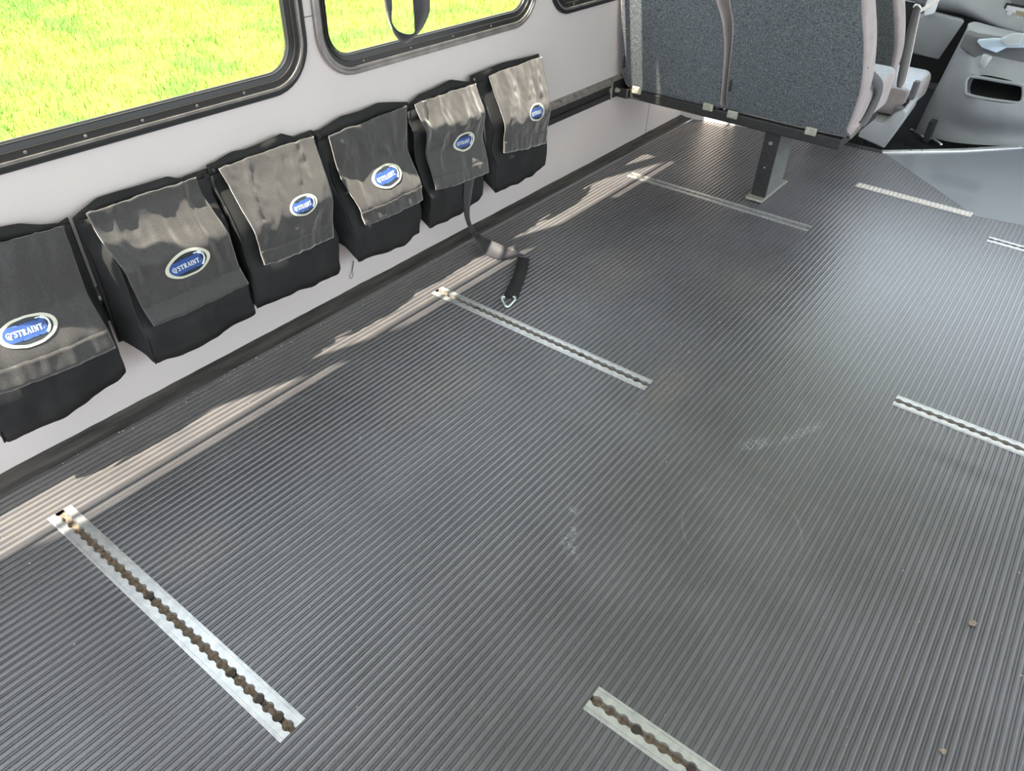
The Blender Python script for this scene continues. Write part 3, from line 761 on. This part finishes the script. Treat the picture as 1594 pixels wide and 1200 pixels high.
# ------------------------------------------------------------------ driver's seat
ds = thing('driver_seat', 'driver seat beyond the double seat, cushion top coloured as skylit, on a grey plastic pedestal', 'seat', (.7, 3.6, -.1))
def dpl(u, v, off=0): p = atplane(u, v, 3.52, -.18); p.y += off; return p
o1 = [(.40, .17), (.39, .3), (.41, .55), (.47, .75), (.66, .76), (.735, .62), (.782, .5), (.812, .38), (.815, .27), (.79, .17)]
C_ = smoothcurve([Vector((x, z, 0)) for x, z in o1] + [Vector((.40, .17, 0))], 4)[:-1]
db = slab('backrest', [Vector((p.x, 3.52 - .18 * p.y, p.y)) for p in C_], (0, .10, .02), M['velour'], ds, .012, 3)
cx = sum(p.x for p in C_) / len(C_); cz = sum(p.y for p in C_) / len(C_); pan = []
for p in C_:
    d = Vector((p.x - cx, p.y - cz, 0)); q = p - d.normalized() * .018; pan.append(Vector((q.x, 3.52 - .18 * q.y - .004, q.y)))
slab('back_panel', pan, (0, .012, 0), M['tweed'], db, .003, 2)
cushion('seat_cushion', (.42, 3.50, .09), (.915, 3.94, .225), .04, M['velour'], M['velour_skylit'], ds)
# pedestal trim with a notch
pd = [(1335, 213), (1340, 200), (1352, 187), (1374, 192), (1383, 188), (1390, 178), (1406, 171), (1411, 176), (1405, 190), (1376, 231)]
PY = 3.40
P = [aty(u, v, PY) for u, v in pd]
slab('pedestal', P, (-.02, .30, 0), M['plastic_light'], ds, .006, 3)
box('seat_riser', (.45, 3.43, -.10), (.80, 3.85, .10), M['black'], ds, .01)
bk = thing('x', None, None); bpy.data.objects.remove(bk)
p = aty(1401, 172, 3.45)
b_ = box('belt_buckle', (p.x - .022, 3.42, p.z - .022), (p.x + .022, 3.47, p.z + .018), M['plastic_dark'], ds, .006, 3, True)
q = aty(1422, 140, 3.46)
tube('buckle_stalk', [p + Vector((.0, .03, .01)), aty(1412, 160, 3.48), aty(1418, 147, 3.50)], .007, M['black'], ds)
box('side_handle', (q.x - .012, 3.46, q.z - .045), (q.x + .012, 3.50, q.z + .035), M['plastic_dark'], ds, .005)
# belt webbing through its ring
A = [aty(1424, 10, 3.38), aty(1414, 45, 3.38), aty(1404, 90, 3.36), aty(1397, 125, 3.35), aty(1397, 136, 3.35)]
B = [aty(1432, 12, 3.40), aty(1425, 45, 3.41), aty(1416, 90, 3.40), aty(1408, 125, 3.39), aty(1402, 137, 3.37)]
ribbon('belt_webbing', A, B, M['nylon_flap'], ds, .006)
tube('belt_edge', smoothcurve([b + Vector((.004, 0, 0)) for b in B], 4), .0032, M['tape'], ds, 6)
rg = [aty(1422, 12, 3.385), aty(1425, 8.5, 3.385), aty(1430, 9, 3.385), aty(1433, 14, 3.39)]
tube('belt_ring', smoothcurve(rg, 4), .005, M['silver'], ds, 8)
tube('belt_guide', smoothcurve([aty(1429, 18, 3.42), aty(1442, 12, 3.44), aty(1455, 4, 3.46), aty(1470, -10, 3.48)], 5), .008, M['tape'], ds, 8)

# ------------------------------------------------------------------ engine cover between the front seats
ec = thing('engine_cover', 'grey moulded plastic engine cover with an open black cubby at the front of the cab', 'engine cover', (1.2, 3.95, -.1))
EY, EK = 3.80, .42
def epl(u, v, off=0.0):
    p = atplane(u, v, EY + off, EK); return p
# rear face: grid of sight points pushed out to a nose around the cubby
rows = [  # each row: left edge -> right edge of the cover at one height
    [(1503, 40), (1522, 46), (1545, 52), (1570, 58), (1600, 64), (1650, 74), (1710, 88)],
    [(1494, 58), (1510, 75), (1530, 88), (1560, 98), (1600, 106), (1650, 114), (1715, 124)],
    [(1476, 92), (1492, 104), (1515, 112), (1550, 120), (1594, 128), (1650, 136), (1718, 146)],
    [(1458, 128), (1478, 140), (1503, 152), (1545, 158), (1594, 166), (1650, 172), (1722, 180)],
    [(1446, 150), (1468, 166), (1500, 180), (1545, 188), (1594, 193), (1650, 198), (1722, 206)],
    [(1434, 176), (1458, 186), (1490, 196), (1535, 202), (1594, 208), (1650, 212), (1722, 220)],
    [(1420, 205), (1450, 214), (1480, 222), (1530, 226), (1594, 228), (1650, 230), (1722, 236)]]
push = [[.02, .0, .0, .0, .0, .0, .0], [.03, -.02, -.04, -.04, -.04, -.04, .0], [.05, -.01, -.075, -.08, -.08, -.08, 0], [.07, .0, -.10, -.115, -.115, -.11, 0],
        [.08, .02, -.08, -.10, -.10, -.09, 0], [.09, .04, .0, -.01, -.01, 0, .02], [.10, .06, .03, .0, -.01, -.02, -.02]]
def hid(row, col):   # cubby mouth cell
    return row == 2 and 2 <= col <= 3
vs, fs = [], []; nR, nC = len(rows), len(rows[0])
ev = [[epl(*rows[r][c], push[r][c]) for c in range(nC)] for r in range(nR)]
def bil(r, c):
    r0, c0 = min(int(r), nR - 2), min(int(c), nC - 2); fr_, fc = r - r0, c - c0
    return (ev[r0][c0].lerp(ev[r0][c0 + 1], fc)).lerp(ev[r0 + 1][c0].lerp(ev[r0 + 1][c0 + 1], fc), fr_)
for r in range(nR):
    for c in range(nC): vs.append(ev[r][c])
for r in range(nR - 1):
    for c in range(nC - 1):
        if hid(r, c): continue
        a = r * nC + c; fs.append((a, a + nC, a + nC + 1, a + 1))
# side going forward, top going forward
k = len(vs)
for r in range(nR): vs.append(ev[r][0] + Vector((.01, .10, .01)))
for r in range(nR - 1): fs.append((r * nC, k + r, k + r + 1, (r + 1) * nC))
k2 = len(vs)
for c in range(nC): vs.append(ev[0][c] + Vector((.01 if c == 0 else .0, .10, .01)))
for c in range(nC - 1): fs.append((c, c + 1, k2 + c + 1, k2 + c))
k3 = len(vs)
for r in range(nR): vs.append(ev[r][nC - 1] + Vector((.05, .08, .0)))
for r in range(nR - 1): a = r * nC + nC - 1; fs.append((a, a + nC, k3 + r + 1, k3 + r))
o = mesh('cover_shell', vs, fs, M['plastic'], ec, True)
s = o.modifiers.new('sub', 'SUBSURF'); s.levels = 2; s.render_levels = 3
# cubby: rounded rim and dark box
def cub(u, v, off): return epl(u, v, -.088 + off)
mouth = [(1509, 119), (1530, 121.5), (1560, 127), (1588, 132), (1593, 138), (1592, 154), (1586, 160), (1560, 157.5), (1530, 153), (1506, 147), (1503, 140), (1504, 126)]
MP = smoothcurve([epl(u, v, -.100) for u, v in mouth] + [epl(*mouth[0], -.100)], 4)
tube('cubby_rim', MP, .0075, M['plastic'], ec, 10)
bm = bmesh.new(); n = len(MP) - 1
r0 = [bm.verts.new(p) for p in MP[:-1]]; ctr = sum((p for p in MP[:-1]), Vector()) / n
r1 = [bm.verts.new(ctr + (p - ctr) * .92 + Vector((0, .16, .02))) for p in MP[:-1]]
for i in range(n): bm.faces.new((r0[i], r0[(i + 1) % n], r1[(i + 1) % n], r1[i]))
bm.faces.new(r1)
frombm('cubby', bm, M['black'], ec, True)
# organiser tray above it
P = [epl(u, v, -.035) for u, v in ((1503, 52), (1518, 57), (1560, 64), (1610, 70), (1640, 120), (1600, 113), (1560, 107), (1535, 103), (1522, 97), (1511, 86), (1493, 74))]
slab('organiser_tray', P, (0, .05, .01), M['plastic_dark'], ec, .008, 3)
# side latch and chrome strap at the base
p = atz(1446, 208, -.02)
la = box('latch', (p.x - .016, p.y - .02, -.06), (p.x + .014, p.y + .03, .045), M['black'], ec, .006, 3)
tube('chrome_strip', smoothcurve([atz(1418, 202, -.04), atz(1436, 213, -.045), atz(1452, 217, -.045), atz(1466, 226, -.05)], 5), .008, M['silver'], ec, 8)
# loose things on the tray
P = [epl(u, v, -.075) for u, v in ((1520, 65), (1545, 63), (1562, 64), (1572, 56), (1600, 56), (1600, 75), (1567, 75), (1551, 83), (1528, 75))]
tag(slab('plastic_tray', P, (0, .02, .010), M['bluetray'], None, .004, 2), 'pale blue plastic tray lying on the grey engine cover, cut by the right edge', 'tray')
P = [epl(u, v, -.095) for u, v in ((1556, 62), (1575, 54), (1594, 54), (1588, 70), (1568, 73))]
tag(slab('clear_packet', P, (0, .012, .007), M['clear'], None, .004, 2), 'shiny clear packet lying on the pale blue tray', 'packet')
p = epl(1531, 96, -.105)
b = bmesh.new(); addcyl(b, p + Vector((0, 0, -.025)), p + Vector((.008, -.005, .03)), .016, .022, 14)
tag(frombm('plastic_cup', b, M['clear'], None, True), 'small crumpled clear plastic cup on the engine cover above the cubby', 'cup')

# ------------------------------------------------------------------ dashboard
da = thing('dashboard', 'grey dashboard with a curved lower lip and silver radio, in the top right corner', 'dashboard', (1.1, 4.45, -.1))
DY = 4.25
lipA = [(1424, -10), (1470, -6), (1495, 1), (1515, 14), (1540, 33), (1565, 44), (1594, 52), (1650, 64), (1740, 82)]
lowB = [(1424, 16), (1455, 23), (1480, 25), (1505, 30), (1535, 41), (1560, 48), (1594, 56), (1650, 70), (1740, 90)]
topC = [(1424, -120), (1480, -118), (1510, -112), (1535, -105), (1555, -100), (1575, -95), (1605, -90), (1660, -80), (1740, -70)]
la_, lb_, lc_ = [aty(u, v, DY - .05) for u, v in lipA], [aty(u, v, DY + .03) for u, v in lowB], [aty(u, v, DY + .10) for u, v in topC]
for Lx in (la_, lb_, lc_):
    e = Lx[-1]; Lx.append(Vector((1.95, e.y, e.z - .01))); Lx.append(Vector((2.34, e.y + .03, e.z - .02)))
vs = []
for Lr in (lc_, [(a * .35 + b * .65) + Vector((0, .035, 0)) for a, b in zip(lc_, la_)], la_, [(a + b) / 2 + Vector((0, -.02, 0)) for a, b in zip(la_, lb_)], lb_, [b + Vector((0, .45, .0)) for b in lb_]): vs += Lr
fs = []; m9 = len(la_)
for r in range(5):
    for c in range(m9 - 1): a = r * m9 + c; fs.append((a, a + m9, a + m9 + 1, a + 1))
o = mesh('dash_body', vs, fs, M['plastic'], da, True); s = o.modifiers.new('sub', 'SUBSURF'); s.levels = 2; s.render_levels = 3
# lower knee panel under the steering column
P = [aty(u, v, 4.15) for u, v in ((1424, 30), (1440, 22), (1460, 22), (1502, 33), (1461, 93), (1414, 82))]
slab('knee_panel', P, (-.02, .06, 0), M['plastic'], da, .006, 3)
P = [aty(u, v, 4.3) for u, v in ((1400, 0), (1520, 20), (1640, 50), (1620, 140), (1390, 125))]
slab('under_dash', P, (0, .03, 0), M['black'], da, smooth=False)
P = [aty(u, v, 4.10) for u, v in ((1438, 25), (1440, 8), (1447, -8), (1462, -8), (1452, 22))]
slab('column_shroud', P, (0, .05, 0), M['white'], da, .004)
# radio
def rp(u, v, off=0): return aty(u, v, DY - .005 + off)
RD = [rp(u, v) for u, v in ((1568, 8), (1640, 22), (1628, 52), (1558, 28))]
ra = slab('radio', RD, (0, .05, 0), M['radio'], da, .003, 2, False)
p = rp(1572, 20, -.004); cyl('knob', p, p + Vector((0, -.007, .0)), .0115, M['radio'], ra, 20)
slab('display', [rp(u, v, -.003) for u, v in ((1582, 16), (1630, 26), (1626, 36), (1580, 25))], (0, .004, 0), M['lcd'], ra, smooth=False)
for u, v in ((1585, 27.5), (1590, 29), (1596, 30)):
    p = rp(u, v, -.002); cyl('button', p, p + Vector((0, -.006, 0)), .0035, M['white'], ra, 10)
slab('radio_surround', [rp(u, v, .003) for u, v in ((1566, 5), (1645, 20), (1632, 58), (1554, 31))], (0, .03, 0), M['black'], da, smooth=False)
slab('dash_slot', [rp(u, v, .001) for u, v in ((1574, -6), (1640, 6), (1640, 18), (1574, 5))], (0, .03, 0), M['plastic_dark'], da, smooth=False)

struct(box('wall_cab', (0, 4.90, -.13), (2.37, 4.96, .52), M['plastic_dark']))
struct(box('trim_5', (1.75, 4.15, -.10), (2.37, 4.70, .30), M['plastic_dark'], None, .03))
# ------------------------------------------------------------------ bits on the floor
def clod(u, v, r, label, seed):
    p = atz(u, v, 0); bm = bmesh.new(); bmesh.ops.create_icosphere(bm, subdivisions=3, radius=r)
    for w_ in bm.verts:
        n_ = noise.noise(w_.co * (1.3 / r) + Vector((seed, 0, 0))); w_.co *= 1 + .5 * n_; w_.co.z *= .7; w_.co += Vector((p.x, p.y, r * .62))
    return tag(frombm('mud_clod', bm, M['clod'], None, True), label, 'mud clod')
clod(1512, 971, .0065, 'larger brown clod of dry mud on the bare ribs at lower right', 1)
clod(1467, 1170, .0048, 'smaller clod of dry mud near the bottom edge at lower right', 5)
def crumbs():
    rng = random.Random(11); bm = bmesh.new()
    def add(x, y, r, el):
        m_ = Matrix.Translation((x, y, r * .7)) @ Matrix.Rotation(rng.uniform(0, 6.28), 4, 'Z') @ Matrix.Diagonal((el, 1, .7, 1))
        bmesh.ops.create_icosphere(bm, subdivisions=1, radius=r, matrix=m_)
    for _ in range(330):
        add(rng.uniform(.10, 2.0), rng.uniform(-.4, 2.6), rng.uniform(.0004, .0011), rng.choice((1, 1, 1, 3)))
    for _ in range(230):
        x = .03 + abs(rng.gauss(0, .03)); y = rng.choice((rng.uniform(0, 1.3), rng.gauss(.45, .15)))
        add(x, y, rng.uniform(.0006, .0014), rng.choice((1, 1, 2.5)))
        
    for _ in range(80): add(rng.gauss(.99, .03), rng.gauss(1.10, .07), rng.uniform(.0005, .001), 1)
    o = frombm('crumbs', bm, M['crumb'])
    return tag(o, 'pale crumbs and grit scattered over the ribbed floor', 'grit', None, 'stuff')
crumbs()

# ------------------------------------------------------------------ meadow outside
GZ = -.75
def gz(x, y): return GZ + .05 * noise.noise(Vector((x * .4, y * .4, 0)))
gv, gf = [], []
nx_, ny_ = 60, 60
for j in range(ny_ + 1):
    for i in range(nx_ + 1):
        x, y = -32 + 31.5 * (i / nx_) ** .6, -14 + 44 * j / ny_
        gv.append((x, y, gz(x, y)))
for j in range(ny_):
    for i in range(nx_): a = j * (nx_ + 1) + i; gf.append((a, a + 1, a + nx_ + 2, a + nx_ + 1))
tag(mesh('meadow_ground', gv, gf, M['soil'], None, True), 'bright green ground of the meadow outside the windows', 'ground', None, 'structure')
far = mesh('ground_right', [(-.4, -60, -.8), (60, -60, -.8), (60, 60, -.8), (-.4, 60, -.8)], [(0, 1, 2, 3)], M['ceil']); struct(far)
far.data.materials[0] = mat('grey_gravel', (.145, .145, .155), .9)
def grass():
    rng = np.random.default_rng(3); n = 80000
    x = -2.4 - rng.random(n) ** .8 * 8.0; y = -1.0 + rng.random(n) * 11.5
    h = .03 + .065 * rng.random(n); a = rng.random(n) * 6.283; w_ = .002 + .0025 * rng.random(n); lean = .035 * rng.standard_normal((n, 2))
    z = np.array([gz(p, q) for p, q in zip(x, y)])
    V = np.zeros((n, 3, 3)); dx, dy = np.cos(a) * w_, np.sin(a) * w_
    V[:, 0] = np.c_[x - dx, y - dy, z - .01]; V[:, 1] = np.c_[x + dx, y + dy, z - .01]; V[:, 2] = np.c_[x + lean[:, 0], y + lean[:, 1], z + h]
    me = bpy.data.meshes.new('grass'); me.vertices.add(3 * n); me.loops.add(3 * n); me.polygons.add(n)
    me.vertices.foreach_set('co', V.ravel()); me.loops.foreach_set('vertex_index', np.arange(3 * n, dtype=np.int32))
    me.polygons.foreach_set('loop_start', np.arange(0, 3 * n, 3, dtype=np.int32))
    me.materials.append(M['grassA']); me.materials.append(M['grassB'])
    cl = np.array([noise.noise(Vector((p * .9, q * .9, 2))) for p, q in zip(x, y)])
    me.polygons.foreach_set('material_index', ((rng.random(n) + cl * 1.3) > .62).astype(np.int32))
    me.update(calc_edges=True); me.validate()
    o = link(bpy.data.objects.new('grass', me))
    return tag(o, 'sunlit yellow green meadow grass seen through the windows', 'grass', None, 'stuff')
grass()
